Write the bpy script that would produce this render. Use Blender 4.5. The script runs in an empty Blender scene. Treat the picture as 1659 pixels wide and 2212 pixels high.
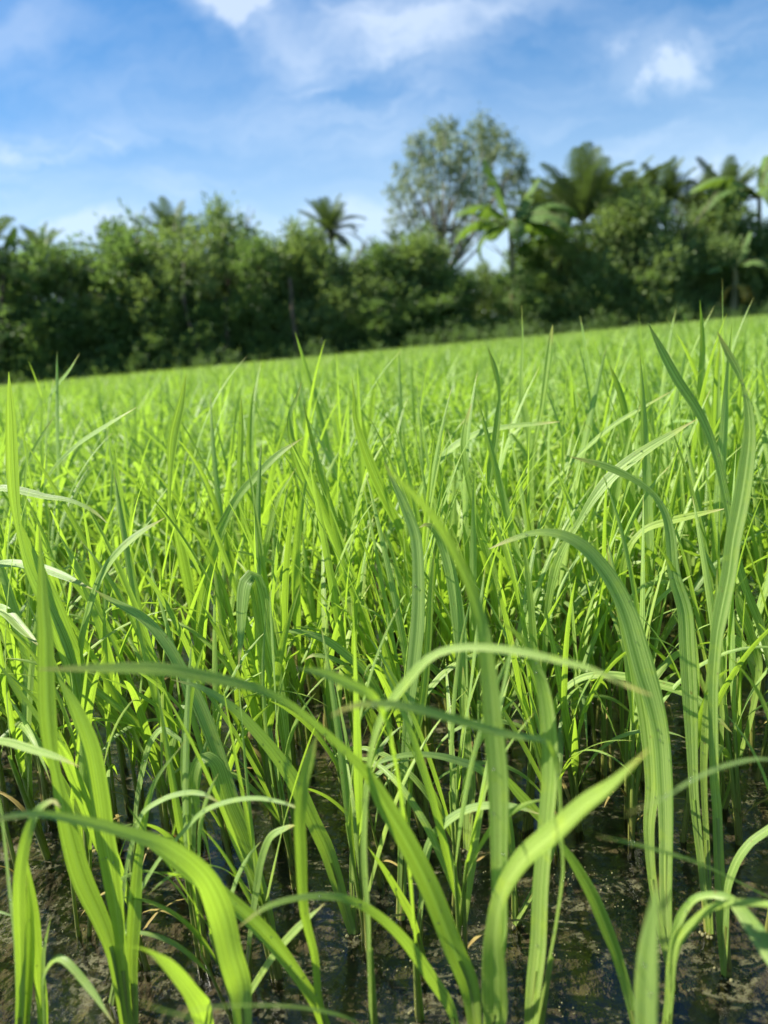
import bpy, math, random
import numpy as np
from mathutils import Vector, Matrix
R = math.radians
random.seed(7)
rng = np.random.default_rng(11)

# ------------------------------------------------------------------ camera
scene = bpy.context.scene
CAM_H = 0.30
PITCH, ROLL = 12.5, -5.3
cd = bpy.data.cameras.new('camera'); cam = bpy.data.objects.new('camera', cd)
scene.collection.objects.link(cam); scene.camera = cam
cd.sensor_fit = 'VERTICAL'; cd.sensor_height = 36; cd.lens = 26
cd.clip_start = 0.01; cd.clip_end = 3000
CM = Matrix.Translation((0, 0, CAM_H)) @ Matrix.Rotation(R(90 - PITCH), 4, 'X') @ Matrix.Rotation(R(ROLL), 4, 'Z')
cam.matrix_world = CM
cd.dof.use_dof = True; cd.dof.focus_distance = 0.44; cd.dof.aperture_fstop = 26 / 3.4
scene.view_settings.view_transform = 'Standard'; scene.view_settings.look = 'None'
scene.view_settings.gamma = 1.0; scene.view_settings.exposure = 1.14
scene.cycles.max_bounces = 8; scene.cycles.diffuse_bounces = 4; scene.cycles.glossy_bounces = 3
scene.cycles.transmission_bounces = 5; scene.cycles.transparent_max_bounces = 12
scene.cycles.caustics_reflective = False; scene.cycles.caustics_refractive = False
scene.cycles.sample_clamp_indirect = 6

# picture point (1659 x 2212 view of the photograph) -> world
FOC = 26 / 36 * 2212
CMR = np.array(CM.to_3x3()); CML = np.array((0, 0, CAM_H))
def at(x, y, d):
    return CML + CMR @ np.array(((x - 829.5) / FOC * d, (1106 - y) / FOC * d, -d))
def ray(x, y):
    v = at(x, y, 1.0) - CML
    return v
def depth_on_water(x, y):
    v = ray(x, y); return -CAM_H / v[2]
def far_point(x, y, dist):                      # where the sight line reaches world Y = dist
    v = ray(x, y); return CML + v * (dist / v[1])
CAMDIR = CMR @ np.array((0, 0, -1.0))

# ------------------------------------------------------------------ world and sun
SUN_AZ, SUN_EL = -80, 47          # azimuth from +Y towards +X
sdir = Vector((math.sin(R(SUN_AZ)) * math.cos(R(SUN_EL)), math.cos(R(SUN_AZ)) * math.cos(R(SUN_EL)), math.sin(R(SUN_EL))))
ld = bpy.data.lights.new('sun', 'SUN'); ld.energy = 5.0; ld.angle = R(0.5); ld.color = (1, 0.94, 0.84)
lo = bpy.data.objects.new('sun', ld); scene.collection.objects.link(lo)
lo.rotation_euler = sdir.to_track_quat('Z', 'Y').to_euler(); lo.location = (0, 0, 30)

w = bpy.data.worlds.new('World'); scene.world = w; w.use_nodes = True
nt = w.node_tree; nt.nodes.clear()

class G:                                        # tiny node-graph helper
    def __init__(s, t): s.t = t
    def n(s, kind, ins=None, **kw):
        nd = s.t.nodes.new(kind)
        for k, v in kw.items(): setattr(nd, k, v)
        for k, v in (ins or {}).items():
            if isinstance(v, bpy.types.NodeSocket): s.t.links.new(v, nd.inputs[k])
            elif v is not None: nd.inputs[k].default_value = v
        return nd
    def m(s, op, a, b=0.0, c=0.0):
        return s.n('ShaderNodeMath', {0: a, 1: b, 2: c}, operation=op).outputs[0]
    def mix(s, f, a, b, bt='MIX'):
        nd = s.n('ShaderNodeMix', data_type='RGBA', blend_type=bt, clamp_factor=True)
        for i, v in ((0, f), (6, a), (7, b)):
            if isinstance(v, bpy.types.NodeSocket): s.t.links.new(v, nd.inputs[i])
            else: nd.inputs[i].default_value = v if i == 0 else (tuple(v) + (1,))[:4]
        return nd.outputs[2]
    def rng(s, v, a, b, c=0.0, d=1.0):
        nd = s.n('ShaderNodeMapRange', {0: v, 1: a, 2: b, 3: c, 4: d}, interpolation_type='SMOOTHSTEP')
        return nd.outputs[0]
    def noise(s, vec, scale, detail=3, rough=.5, dist=0.0):
        return s.n('ShaderNodeTexNoise', {'Vector': vec, 'Scale': scale, 'Detail': detail, 'Roughness': rough, 'Distortion': dist})
    def link(s, a, b): s.t.links.new(a, b)

g = G(nt)
sky = g.n('ShaderNodeTexSky', sky_type='NISHITA', sun_disc=False)
sky.sun_elevation = R(SUN_EL); sky.sun_rotation = R(SUN_AZ); sky.dust_density = 0.4; sky.ozone_density = 2.0; sky.air_density = 1.0
hsv = g.n('ShaderNodeHueSaturation', {'Saturation': 1.5, 'Value': 1.0, 'Color': sky.outputs[0]})
tc = g.n('ShaderNodeTexCoord')
sep = g.n('ShaderNodeSeparateXYZ', {0: tc.outputs['Generated']})
ay = g.m('ADD', g.m('ABSOLUTE', sep.outputs[1]), 0.02)
qx = g.m('DIVIDE', sep.outputs[0], ay); qz = g.m('DIVIDE', sep.outputs[2], ay)
q = g.n('ShaderNodeCombineXYZ', {0: qx, 1: qz, 2: sep.outputs[1]}).outputs[0]
def qof(x, y):
    v = ray(x, y); v = v / np.linalg.norm(v); return v[0] / (abs(v[1]) + .02), v[2] / (abs(v[1]) + .02)
warp = g.noise(q, 4.0, 6, .62)
wq = g.n('ShaderNodeVectorMath', {0: warp.outputs['Color'], 1: (.5, .5, .5)}, operation='SUBTRACT')
wq = g.n('ShaderNodeVectorMath', {0: wq.outputs[0], 3: 0.16}, operation='SCALE')
q2 = g.n('ShaderNodeVectorMath', {0: q, 1: wq.outputs[0]}, operation='ADD').outputs[0]
def blob(x, y, rx, ry, ang, src=q2):            # soft patch of cloud, sizes as seen in the picture
    cx, cz = qof(x, y)
    s = g.n('ShaderNodeVectorMath', {0: src, 1: (cx, cz, 0)}, operation='SUBTRACT').outputs[0]
    mp = g.n('ShaderNodeMapping', {'Vector': s, 'Rotation': (0, 0, R(-ang)), 'Scale': (1, 1, 0)}, vector_type='POINT').outputs[0]
    mp = g.n('ShaderNodeVectorMath', {0: mp, 1: (FOC / rx, FOC / ry, 0)}, operation='MULTIPLY').outputs[0]
    l = g.n('ShaderNodeVectorMath', {0: mp}, operation='LENGTH').outputs[1]
    return g.rng(l, 1.0, 0.0)
def streaks(ang, sx, sy, sc, off):
    mp = g.n('ShaderNodeMapping', {'Vector': q2, 'Rotation': (0, 0, R(-ang)), 'Location': off, 'Scale': (sx, sy, 0)}).outputs[0]
    return g.noise(mp, sc, 7, .6, .3).outputs[0]
fibre = streaks(-58, .55, 1.6, 5.0, (1.3, .2, 0)); fib = g.rng(fibre, .38, .72)
fibre2 = streaks(14, .5, 2.0, 4.0, (4.3, 2.2, 0)); fib2 = g.rng(fibre2, .42, .78)
puff = g.rng(g.noise(q2, 11, 7, .65).outputs[0], .38, .68)
tot = None
def add(v, k):
    global tot
    v = g.m('MULTIPLY', v, k); tot = v if tot is None else g.m('ADD', tot, v)
for (x, y, rx, ry, an, k, tex) in [
    (585, 60, 250, 120, -50, 1.2, fib), (480, -10, 200, 90, -35, .8, fib), (570, 60, 190, 60, -42, .26, None), (800, 110, 260, 220, -40, .75, fib), (930, 20, 420, 130, 8, .7, fib2), (900, 60, 300, 110, 0, .22, None),
    (30, 55, 200, 80, 5, .26, None), (720, 215, 240, 90, 0, .3, fib2), (640, 120, 110, 60, -60, .5, fib),
    (1400, 118, 150, 75, 6, .24, None), (1440, 140, 190, 90, -8, .45, puff), (1370, 115, 150, 90, 0, .45, puff), (1600, 130, 160, 120, 0, .4, fib2),
    (1440, 262, 260, 50, 20, .75, fib2), (1160, 272, 200, 30, 10, .5, fib2), (560, 370, 330, 40, 8, .65, fib2), (180, 320, 300, 60, 0, .4, fib2),
    (0, 360, 150, 90, 0, .6, fib2), (170, 520, 230, 40, 4, .35, None), (560, 470, 520, 80, 5, .5, fib2), (1570, 380, 260, 60, 5, .4, puff)]:
    b = blob(x, y, rx, ry, an, q2)
    add(b if tex is None else g.m('MULTIPLY', b, tex), k)
add(g.rng(fibre2, .35, .85), .34)
hz = g.rng(qz, .42, .02); add(hz, .62)
tot = g.n('ShaderNodeClamp', {0: tot, 2: .74}).outputs[0]
cloudcol = g.mix(g.rng(qz, 0, .6), (5.4, 6.6, 7.9), (5.5, 6.2, 7.4))
skyc = g.mix(tot, hsv.outputs[0], cloudcol)
bg = g.n('ShaderNodeBackground', {'Color': skyc, 'Strength': 0.071})
out = g.n('ShaderNodeOutputWorld', {0: bg.outputs[0]})

# ------------------------------------------------------------------ object helpers
col = scene.collection
def tag(o, label=None, cat=None, group=None, kind=None):
    for k, v in (('label', label), ('category', cat), ('group', group), ('kind', kind)):
        if v: o[k] = v
    return o
def empty(name, loc=(0, 0, 0)):
    o = bpy.data.objects.new(name, None); col.objects.link(o); o.location = loc; o.empty_display_size = .05; return o
def mesh_np(name, V, F, uv=None, tone=None, smooth=True):
    """V (n,3); F (m,4) or (m,3); uv per vertex (n,2); tone per vertex (n,)"""
    V = np.asarray(V, dtype=np.float32); F = np.asarray(F, dtype=np.int32)
    me = bpy.data.meshes.new(name); k = F.shape[1]; m = len(F)
    me.vertices.add(len(V)); me.vertices.foreach_set('co', V.ravel())
    me.loops.add(m * k); me.loops.foreach_set('vertex_index', F.ravel())
    me.polygons.add(m); me.polygons.foreach_set('loop_start', np.arange(0, m * k, k, dtype=np.int32))
    me.polygons.foreach_set('loop_total', np.full(m, k, dtype=np.int32))
    me.polygons.foreach_set('use_smooth', np.full(m, smooth))
    if uv is not None:
        l = me.uv_layers.new(name='UVMap'); l.data.foreach_set('uv', np.asarray(uv, dtype=np.float32)[F.ravel()].ravel())
    if tone is not None:
        a = me.attributes.new('tone', 'FLOAT', 'POINT'); a.data.foreach_set('value', np.asarray(tone, dtype=np.float32))
    me.update(calc_edges=True); me.validate()
    return me
def link(name, me, mat=None, parent=None, loc=None):
    o = bpy.data.objects.new(name, me); col.objects.link(o)
    if mat and not me.materials: me.materials.append(mat)
    if parent: o.parent = parent
    if loc is not None: o.location = loc
    return o
def tube(P, rad, n=8, cap=True):
    """tapered tube along points P with radii rad -> V, F(quads), uv"""
    P = np.asarray(P, float); rad = np.broadcast_to(rad, (len(P),)); T = np.gradient(P, axis=0)
    T /= np.linalg.norm(T, axis=1)[:, None] + 1e-12
    ref = np.array((0.31, .95, .05)) if abs(T[0][2]) > .5 else np.array((0, 0, 1.0))
    A = np.cross(T, ref); A /= np.linalg.norm(A, axis=1)[:, None] + 1e-12; B = np.cross(T, A)
    th = np.linspace(0, 2 * np.pi, n, endpoint=False)
    V = P[:, None] + rad[:, None, None] * (np.cos(th)[None, :, None] * A[:, None] + np.sin(th)[None, :, None] * B[:, None])
    m = len(P); i = np.arange(m - 1)[:, None] * n; j = np.arange(n)[None]; j2 = (j + 1) % n
    F = np.stack([i + j, i + j2, i + n + j2, i + n + j], -1).reshape(-1, 4)
    uv = np.stack([np.tile(np.arange(n) / n, m), np.repeat(np.linspace(0, 1, m), n)], -1)
    return V.reshape(-1, 3), F, uv
def join(parts):
    Vs, Fs, Us, k = [], [], [], 0
    for V, F, U in parts:
        Vs.append(V); Fs.append(F + k); Us.append(U); k += len(V)
    return np.concatenate(Vs), np.concatenate(Fs), np.concatenate(Us)
def catmull(P, n):
    P = np.asarray(P, float); Q = np.vstack([2 * P[0] - P[1], P, 2 * P[-1] - P[-2]])
    seg = np.linalg.norm(np.diff(P[:, :3], axis=0), axis=1); s = np.concatenate([[0], np.cumsum(seg)]); s /= s[-1]
    u = np.linspace(0, 1, n); k = np.clip(np.searchsorted(s, u, side='right') - 1, 0, len(P) - 2)
    t = ((u - s[k]) / (s[k + 1] - s[k] + 1e-12))[:, None]
    a, b, c, d = Q[k], Q[k + 1], Q[k + 2], Q[k + 3]
    h1 = seg[k][:, None]; ml = (c - a) * .5; mr = (d - b) * .5
    lp = np.linalg.norm(c[:, :3] - a[:, :3], axis=1)[:, None] * .5 + 1e-9; rp = np.linalg.norm(d[:, :3] - b[:, :3], axis=1)[:, None] * .5 + 1e-9
    ml = ml * np.minimum(1, h1 / lp); mr = mr * np.minimum(1, h1 / rp)
    return (2 * t**3 - 3 * t**2 + 1) * b + (t**3 - 2 * t**2 + t) * ml + (-2 * t**3 + 3 * t**2) * c + (t**3 - t**2) * mr

# ------------------------------------------------------------------ materials
def mat(name):
    m = bpy.data.materials.new(name); m.use_nodes = True; m.node_tree.nodes.clear()
    return m, G(m.node_tree)
def finish(g, sh, disp=None):
    g.n('ShaderNodeOutputMaterial', {0: sh})
def leafy(name, dark, light, blue, yellow, trans, tfac=.42, rough=.42, across=16, along=.5, spec=.5, veins=True, tip=None):
    m, g = mat(name)
    uv = g.n('ShaderNodeUVMap').outputs[0]
    s = g.n('ShaderNodeSeparateXYZ', {0: uv})
    tone = g.n('ShaderNodeAttribute', attribute_name='tone').outputs['Fac']
    rnd = g.n('ShaderNodeObjectInfo').outputs['Random']
    t = g.m('FRACT', g.m('ADD', tone, g.m('MULTIPLY', rnd, .0)))
    vec = g.n('ShaderNodeCombineXYZ', {0: g.m('MULTIPLY', s.outputs[0], across), 1: g.m('MULTIPLY', s.outputs[1], along), 2: g.m('ADD', g.m('MULTIPLY', tone, 37.0), g.m('MULTIPLY', rnd, 11.0))}).outputs[0]
    st = g.noise(vec, 1.0, 3, .6).outputs[0]
    f = g.rng(st, .40, .60)
    c = g.mix(f, dark, light)
    tr = g.mix(f, [x * .72 for x in trans], trans)
    tt = g.m('ADD', g.m('MULTIPLY', tone, .75), g.m('MULTIPLY', rnd, .25))
    c = g.mix(g.rng(tt, .45, .05, 0, .6), c, blue); c = g.mix(g.rng(tt, .55, .95, 0, .55), c, yellow)
    if tip:
        k = g.rng(s.outputs[1], .93, 1.0); c = g.mix(k, c, tip)
        low = g.rng(s.outputs[1], .30, .0, 0, .6); c = g.mix(low, c, (.30, .42, .07))
    pn = g.noise(g.n('ShaderNodeNewGeometry').outputs['Position'], 95, 4, .65).outputs[0]
    c = g.mix(g.rng(pn, .5, .72, 0, .45), c, [x * 1.25 for x in yellow])
    if veins:
        sp = g.noise(g.n('ShaderNodeNewGeometry').outputs['Position'], 420, 2, .5).outputs[0]; c = g.mix(g.rng(sp, .70, .76, 0, .8), c, (.22, .14, .04))
        fine = g.m('SINE', g.m('MULTIPLY', s.outputs[0], 88.0))
        hgt = g.m('ADD', g.m('MULTIPLY', fine, .5), g.m('MULTIPLY', st, 2.0))
        mid = g.rng(g.m('ABSOLUTE', g.m('SUBTRACT', s.outputs[0], .5)), .045, .015, 0, .45)
        c = g.mix(mid, c, [min(1, x * 1.6) for x in light]); 
        bmp = g.n('ShaderNodeBump', {'Strength': .28, 'Distance': .0004, 'Height': hgt}).outputs[0]
    else: bmp = None
    p = g.n('ShaderNodeBsdfPrincipled', {'Base Color': c, 'Roughness': rough, 'Specular IOR Level': spec, 'Normal': bmp})
    tb = g.n('ShaderNodeBsdfTranslucent', {'Color': tr, 'Normal': bmp})
    mx = g.n('ShaderNodeMixShader', {0: tfac, 1: p.outputs[0], 2: tb.outputs[0]})
    finish(g, mx.outputs[0]); return m
M_RICE = leafy('rice_leaf', (.15, .28, .035), (.40, .53, .14), (.27, .41, .14), (.37, .48, .045), (.50, .77, .05), .44, .42, 16, .5, .55, True, (.42, .36, .10))
M_FIELD = leafy('rice_field_leaf', (.15, .28, .035), (.37, .51, .135), (.25, .39, .145), (.38, .49, .055), (.47, .74, .06), .44, .48, 6, .5, .35, False)
M_WITHER = leafy('withered_leaf', (.20, .14, .04), (.34, .27, .09), (.25, .22, .08), (.38, .33, .10), (.4, .3, .06), .25, .6, 10, 1.0, .2, False)
M_BUSH = leafy('bush_leaf', (.075, .14, .04), (.16, .25, .075), (.08, .16, .07), (.26, .34, .10), (.27, .44, .08), .38, .5, 1, 1, .4, False)
M_BUSH2 = leafy('bush_leaf_light', (.10, .17, .05), (.22, .30, .10), (.11, .19, .09), (.32, .38, .13), (.33, .48, .09), .38, .5, 1, 1, .4, False)
M_TALL = leafy('tall_tree_leaf', (.12, .18, .09), (.24, .30, .14), (.13, .18, .12), (.34, .38, .17), (.32, .42, .14), .3, .5, 1, 1, .4, False)
M_PALM = leafy('palm_leaflet', (.05, .085, .035), (.09, .135, .05), (.06, .10, .06), (.16, .18, .06), (.16, .25, .04), .25, .7, 3, 1, .2, False)
M_BANANA = leafy('banana_leaf', (.075, .15, .035), (.15, .24, .07), (.10, .18, .08), (.20, .28, .07), (.28, .46, .05), .36, .65, 2, 30, .2, False)
M_YELLOW = leafy('yellowing_leaf', (.35, .24, .04), (.55, .40, .06), (.3, .2, .05), (.6, .42, .07), (.6, .4, .05), .3, .5, 2, 20, .3, False)

def simple(name, c1, c2, scale=8, rough=.7, stretch=(1, 1, 1), bump=.3, dist=.01, spec=.3):
    m, g = mat(name); tc = g.n('ShaderNodeTexCoord').outputs['Object']
    mp = g.n('ShaderNodeMapping', {'Vector': tc, 'Scale': stretch}).outputs[0]
    n = g.noise(mp, scale, 5, .6).outputs[0]
    b = g.n('ShaderNodeBump', {'Strength': bump, 'Distance': dist, 'Height': n}).outputs[0]
    p = g.n('ShaderNodeBsdfPrincipled', {'Base Color': g.mix(g.rng(n, .35, .65), c1, c2), 'Roughness': rough, 'Normal': b, 'Specular IOR Level': spec})
    finish(g, p.outputs[0]); return m
M_BARK = simple('bark', (.07, .05, .035), (.18, .14, .10), 6, .85, (1, 1, .3), .6, .03)
M_PALE = simple('pale_bark', (.16, .14, .11), (.32, .29, .24), 5, .8, (1, 1, .25), .4, .02)
M_PSTEM = simple('banana_stem', (.12, .13, .05), (.25, .22, .10), 7, .5, (1, 1, .15), .3, .02)
M_RACH = simple('frond_rib', (.10, .12, .04), (.18, .19, .07), 5, .8)
M_GROUND = simple('ground_soil', (.03, .05, .015), (.06, .085, .03), .8, .9, (1, 1, 1), .5, .1)

# rice stem: pale green sheath, browner where it enters the water
m, g = mat('rice_stem'); M_STEM = m
geo = g.n('ShaderNodeNewGeometry'); z = g.n('ShaderNodeSeparateXYZ', {0: geo.outputs['Position']}).outputs[2]
uvs = g.n('ShaderNodeSeparateXYZ', {0: g.n('ShaderNodeUVMap').outputs[0]})
vec = g.n('ShaderNodeCombineXYZ', {0: g.m('MULTIPLY', uvs.outputs[0], 12), 1: uvs.outputs[1], 2: g.m('MULTIPLY', g.n('ShaderNodeObjectInfo').outputs['Random'], 9)}).outputs[0]
n1 = g.noise(vec, 1.5, 3).outputs[0]
c = g.mix(g.rng(n1, .35, .65), (.14, .25, .03), (.30, .42, .09))
spots = g.rng(g.noise(geo.outputs['Position'], 260, 3).outputs[0], .58, .68)
c = g.mix(g.m('MULTIPLY', g.rng(z, .07, .0), .75), c, (.20, .17, .045))
c = g.mix(g.m('MULTIPLY', g.rng(z, .06, .0), spots), c, (.10, .055, .02))
p = g.n('ShaderNodeBsdfPrincipled', {'Base Color': c, 'Roughness': .35, 'Subsurface Weight': .0})
tb = g.n('ShaderNodeBsdfTranslucent', {'Color': (.35, .55, .06, 1)})
finish(g, g.n('ShaderNodeMixShader', {0: .25, 1: p.outputs[0], 2: tb.outputs[0]}).outputs[0])

# mud under the water
m, g = mat('paddy_mud'); M_MUD = m
pos = g.n('ShaderNodeNewGeometry').outputs['Position']
a = g.noise(pos, 14, 6, .65, .4).outputs[0]; b = g.noise(pos, 75, 5, .7).outputs[0]; cc = g.noise(pos, 5, 3).outputs[0]
c = g.mix(g.rng(a, .35, .65), (.040, .036, .028), (.115, .098, .068))
c = g.mix(g.m('MULTIPLY', g.rng(b, .52, .66), .7), c, (.17, .16, .08))
c = g.mix(g.m('MULTIPLY', g.rng(cc, .5, .68), .6), c, (.035, .050, .022))
h = g.m('ADD', g.m('MULTIPLY', a, .7), g.m('MULTIPLY', b, .5))
bp = g.n('ShaderNodeBump', {'Strength': .6, 'Distance': .006, 'Height': h}).outputs[0]
finish(g, g.n('ShaderNodeBsdfPrincipled', {'Base Color': c, 'Roughness': .75, 'Normal': bp}).outputs[0])

# thin water: clear, lightly tinted, with a rippled scummy skin
m, g = mat('paddy_water'); M_WATER = m
pos = g.n('ShaderNodeNewGeometry').outputs['Position']
r1 = g.noise(pos, 30, 3, .5, .2).outputs[0]; r2 = g.noise(pos, 170, 3, .6).outputs[0]; r3 = g.noise(pos, 11, 2).outputs[0]
h = g.m('ADD', g.m('ADD', g.m('MULTIPLY', r1, .9), g.m('MULTIPLY', r2, .12)), r3)
bp = g.n('ShaderNodeBump', {'Strength': 1.0, 'Distance': .0016, 'Height': h}).outputs[0]
fr = g.m('MULTIPLY', g.n('ShaderNodeFresnel', {'IOR': 1.46, 'Normal': bp}).outputs[0], 1.45)
gl = g.n('ShaderNodeBsdfGlossy', {'Color': (1, 1, 1, 1), 'Roughness': .10, 'Normal': bp})
tr = g.n('ShaderNodeBsdfTransparent', {'Color': (.80, .76, .62, 1)})
wt = g.n('ShaderNodeMixShader', {0: fr, 1: tr.outputs[0], 2: gl.outputs[0]})
scum = g.m('MULTIPLY', g.rng(g.noise(pos, 26, 6, .7, .5).outputs[0], .49, .62), g.rng(g.noise(pos, 230, 4, .75).outputs[0], .46, .56))
sc = g.n('ShaderNodeBsdfPrincipled', {'Base Color': (.12, .115, .06, 1), 'Roughness': .45, 'Normal': bp})
finish(g, g.n('ShaderNodeMixShader', {0: g.m('MULTIPLY', scum, .75), 1: wt.outputs[0], 2: sc.outputs[0]}).outputs[0])

m, g = mat('dew'); M_DEW = m
fr = g.n('ShaderNodeFresnel', {'IOR': 1.45}).outputs[0]
finish(g, g.n('ShaderNodeMixShader', {0: g.m('ADD', g.m('MULTIPLY', fr, 1.0), .06), 1: g.n('ShaderNodeBsdfTransparent', {'Color': (.96, 1, .96, 1)}).outputs[0], 2: g.n('ShaderNodeBsdfGlossy', {'Roughness': .12}).outputs[0]}).outputs[0])
m, g = mat('foam_bubble'); M_FOAM = m
finish(g, g.n('ShaderNodeBsdfPrincipled', {'Base Color': (.26, .25, .12, 1), 'Roughness': .35, 'Transmission Weight': .35, 'IOR': 1.2, 'Specular IOR Level': .4}).outputs[0])

# ------------------------------------------------------------------ the setting
def sheet(name, x0, x1, y0, y1, z, nx, ny, matl, bumpy=0):
    X, Y = np.meshgrid(np.linspace(x0, x1, nx), np.linspace(y0, y1, ny)); Z = np.full_like(X, z)
    if bumpy: Z = Z + bumpy * (np.sin(X * 2.1 + Y * .9) + np.sin(X * .7 - Y * 1.7)) * .5
    V = np.stack([X, Y, Z], -1).reshape(-1, 3)
    i = (np.arange(ny - 1)[:, None] * nx + np.arange(nx - 1)[None]).ravel()
    me = mesh_np(name, V, np.stack([i, i + 1, i + nx + 1, i + nx], -1))
    return tag(link(name, me, matl), kind='structure')
FIELD_END = 29.0
sheet('ground', -900, 900, -900, 2200, -.09, 40, 60, M_GROUND)
sheet('mud', -40, 40, -8, FIELD_END, -.018, 60, 40, M_MUD, .004)
sheet('water', -40, 40, -8, FIELD_END, 0.0, 2, 2, M_WATER)
# low earth bank beyond the paddy
nx = 90; prof = [(0, -.02), (.25, .06), (.7, .14), (2.5, .18), (9, .16), (40, .1), (60, -.1)]
V = []
for i in range(nx):
    x = -45 + 90 * i / (nx - 1)
    for (dy, dz) in prof: V.append((x, FIELD_END - .05 + dy + .12 * math.sin(x * 1.3), dz + (.05 * math.sin(x * 2.7) if dz > .1 else 0)))
k = len(prof); F = [(i * k + j, (i + 1) * k + j, (i + 1) * k + j + 1, i * k + j + 1) for i in range(nx - 1) for j in range(k - 1)]
tag(link('bank', mesh_np('bank', V, F), M_GROUND), kind='structure')

# ------------------------------------------------------------------ rice: traced plants
NC = 7                                           # vertices across a blade
CR = np.linspace(-1, 1, NC)
def blade_mesh(P, W, N, tone, fold=.16, name='leaf_blade'):
    """P (n,3) centre line base->tip, W half widths, N surface normals"""
    n = len(P); T = np.gradient(P, axis=0); T /= np.linalg.norm(T, axis=1)[:, None] + 1e-12
    N = N - (N * T).sum(1)[:, None] * T; N /= np.linalg.norm(N, axis=1)[:, None] + 1e-12
    S = np.cross(T, N)
    P = P + N * (.0024 * np.clip(1 - np.linspace(0, 1, n) / .3, 0, 1))[:, None]
    prof = np.abs(CR) * fold + .035 * np.cos(CR * 3 * np.pi)
    V = P[:, None] + W[:, None, None] * (CR[None, :, None] * S[:, None] + prof[None, :, None] * N[:, None])
    i = (np.arange(n - 1)[:, None] * NC + np.arange(NC - 1)[None]).ravel()
    F = np.stack([i, i + 1, i + NC + 1, i + NC], -1)
    uv = np.stack([np.tile((CR + 1) / 2, n), np.repeat(np.linspace(0, 1, n), NC)], -1)
    return mesh_np(name, V.reshape(-1, 3), F, uv, np.full(n * NC, tone))
dew_spots = []
CAMP = CML
def traced_blade(spec, base, d0, d1, tone, parent, origin, matl=None, tilt=.55, az_=None):
    pts = [tuple(float(v) for v in t.split(',')) for t in spec.split()][::-1]
    first = pts[0]
    P = [(base[0], base[1], max(first[2] * .55, 7.0))] + [(p[0], p[1], p[2]) for p in pts]
    P = np.array(P, float); P[-1, 2] = 0.6
    seg = np.linalg.norm(np.diff(P[:, :2], axis=0), axis=1); s = np.concatenate([[0], np.cumsum(seg)]); s /= s[-1]
    d = d0 + (d1 - d0) * s ** .9
    Q = np.array([at(x, y, dd) for (x, y, _), dd in zip(P, d)])
    Wd = P[:, 2] / FOC * d * .41
    n = 56; A = catmull(np.column_stack([Q, Wd]), n)
    C, Wh = A[:, :3], np.maximum(A[:, 3], .00012)
    tc = CAMP - C; tc /= np.linalg.norm(tc, axis=1)[:, None]
    az = rng.uniform(.1, .5) if tone >= .8 else rng.uniform(-.7, .1)
    az = az_ if az_ is not None else az
    side = np.array((1, 0, 0)) * az
    N = tc * .85 + np.array((0, 0, 1.0)) * tilt + side
    wob = np.linspace(0, 1, n)[:, None] * rng.uniform(-.3, .3)
    N = N + wob * np.array((1, 0, 0))
    T = np.gradient(C, axis=0); T /= np.linalg.norm(T, axis=1)[:, None] + 1e-12
    N = N - (N * T).sum(1)[:, None] * T; N /= np.linalg.norm(N, axis=1)[:, None]
    Wh = Wh / np.clip(np.abs((N * tc).sum(1)), .86, 1)
    if rng.random() < .75:
        for _ in range(rng.integers(2, 7)):
            k = rng.integers(int(n * .3), n - 3); u = rng.uniform(-.7, .7)
            dew_spots.append((C[k] + np.cross(T[k], N[k]) * Wh[k] * u + N[k] * (.0003 + .16 * abs(u) * Wh[k]), rng.uniform(.00025, .0006)))
    Wh = Wh * (1 + .05 * np.sin(np.linspace(0, rng.uniform(9, 22), n) + rng.uniform(0, 6)))
    me = blade_mesh(C - origin, Wh, N, tone)
    o = link('leaf_blade', me, matl or M_RICE, parent)
    return o, C, Wh
GROUP = 'rice plants standing in the flooded paddy'
hero_bases = []
def plant(label, base, blades, withered=None):
    """base in picture coordinates on the water; blades: (trace tip-first, tip depth or None, tone)"""
    d0 = depth_on_water(*base); B = at(base[0], base[1], d0); hero_bases.append(B)
    root = empty('rice_plant', B); tag(root, label, 'rice plant', GROUP)
    stems = []
    for bi, b in enumerate(blades):
        spec, d1, tone = b[:3]; kw = b[3] if len(b) > 3 else {}
        jb = (base[0] + (bi - (len(blades) - 1) / 2) * 5, base[1] + (bi % 2) * 4)
        dd = depth_on_water(*jb)
        o, C, Wh = traced_blade(spec, jb, dd, d1 or dd * .90, tone, root, B, **kw)
        k = 15
        rad = np.linspace(.0021, .0010, k) * (1 if dd > .3 else .9)
        V, F, U = tube(np.vstack([C[0] - (C[1] - C[0]) * .8 - (0, 0, .012), C[:k - 1]]) - B, rad, 8)
        stems.append((V, F, U))
    V, F, U = join(stems)
    link('stem', mesh_np('stem', V, F, U, np.zeros(len(V))), M_STEM, root)
    return root

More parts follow.
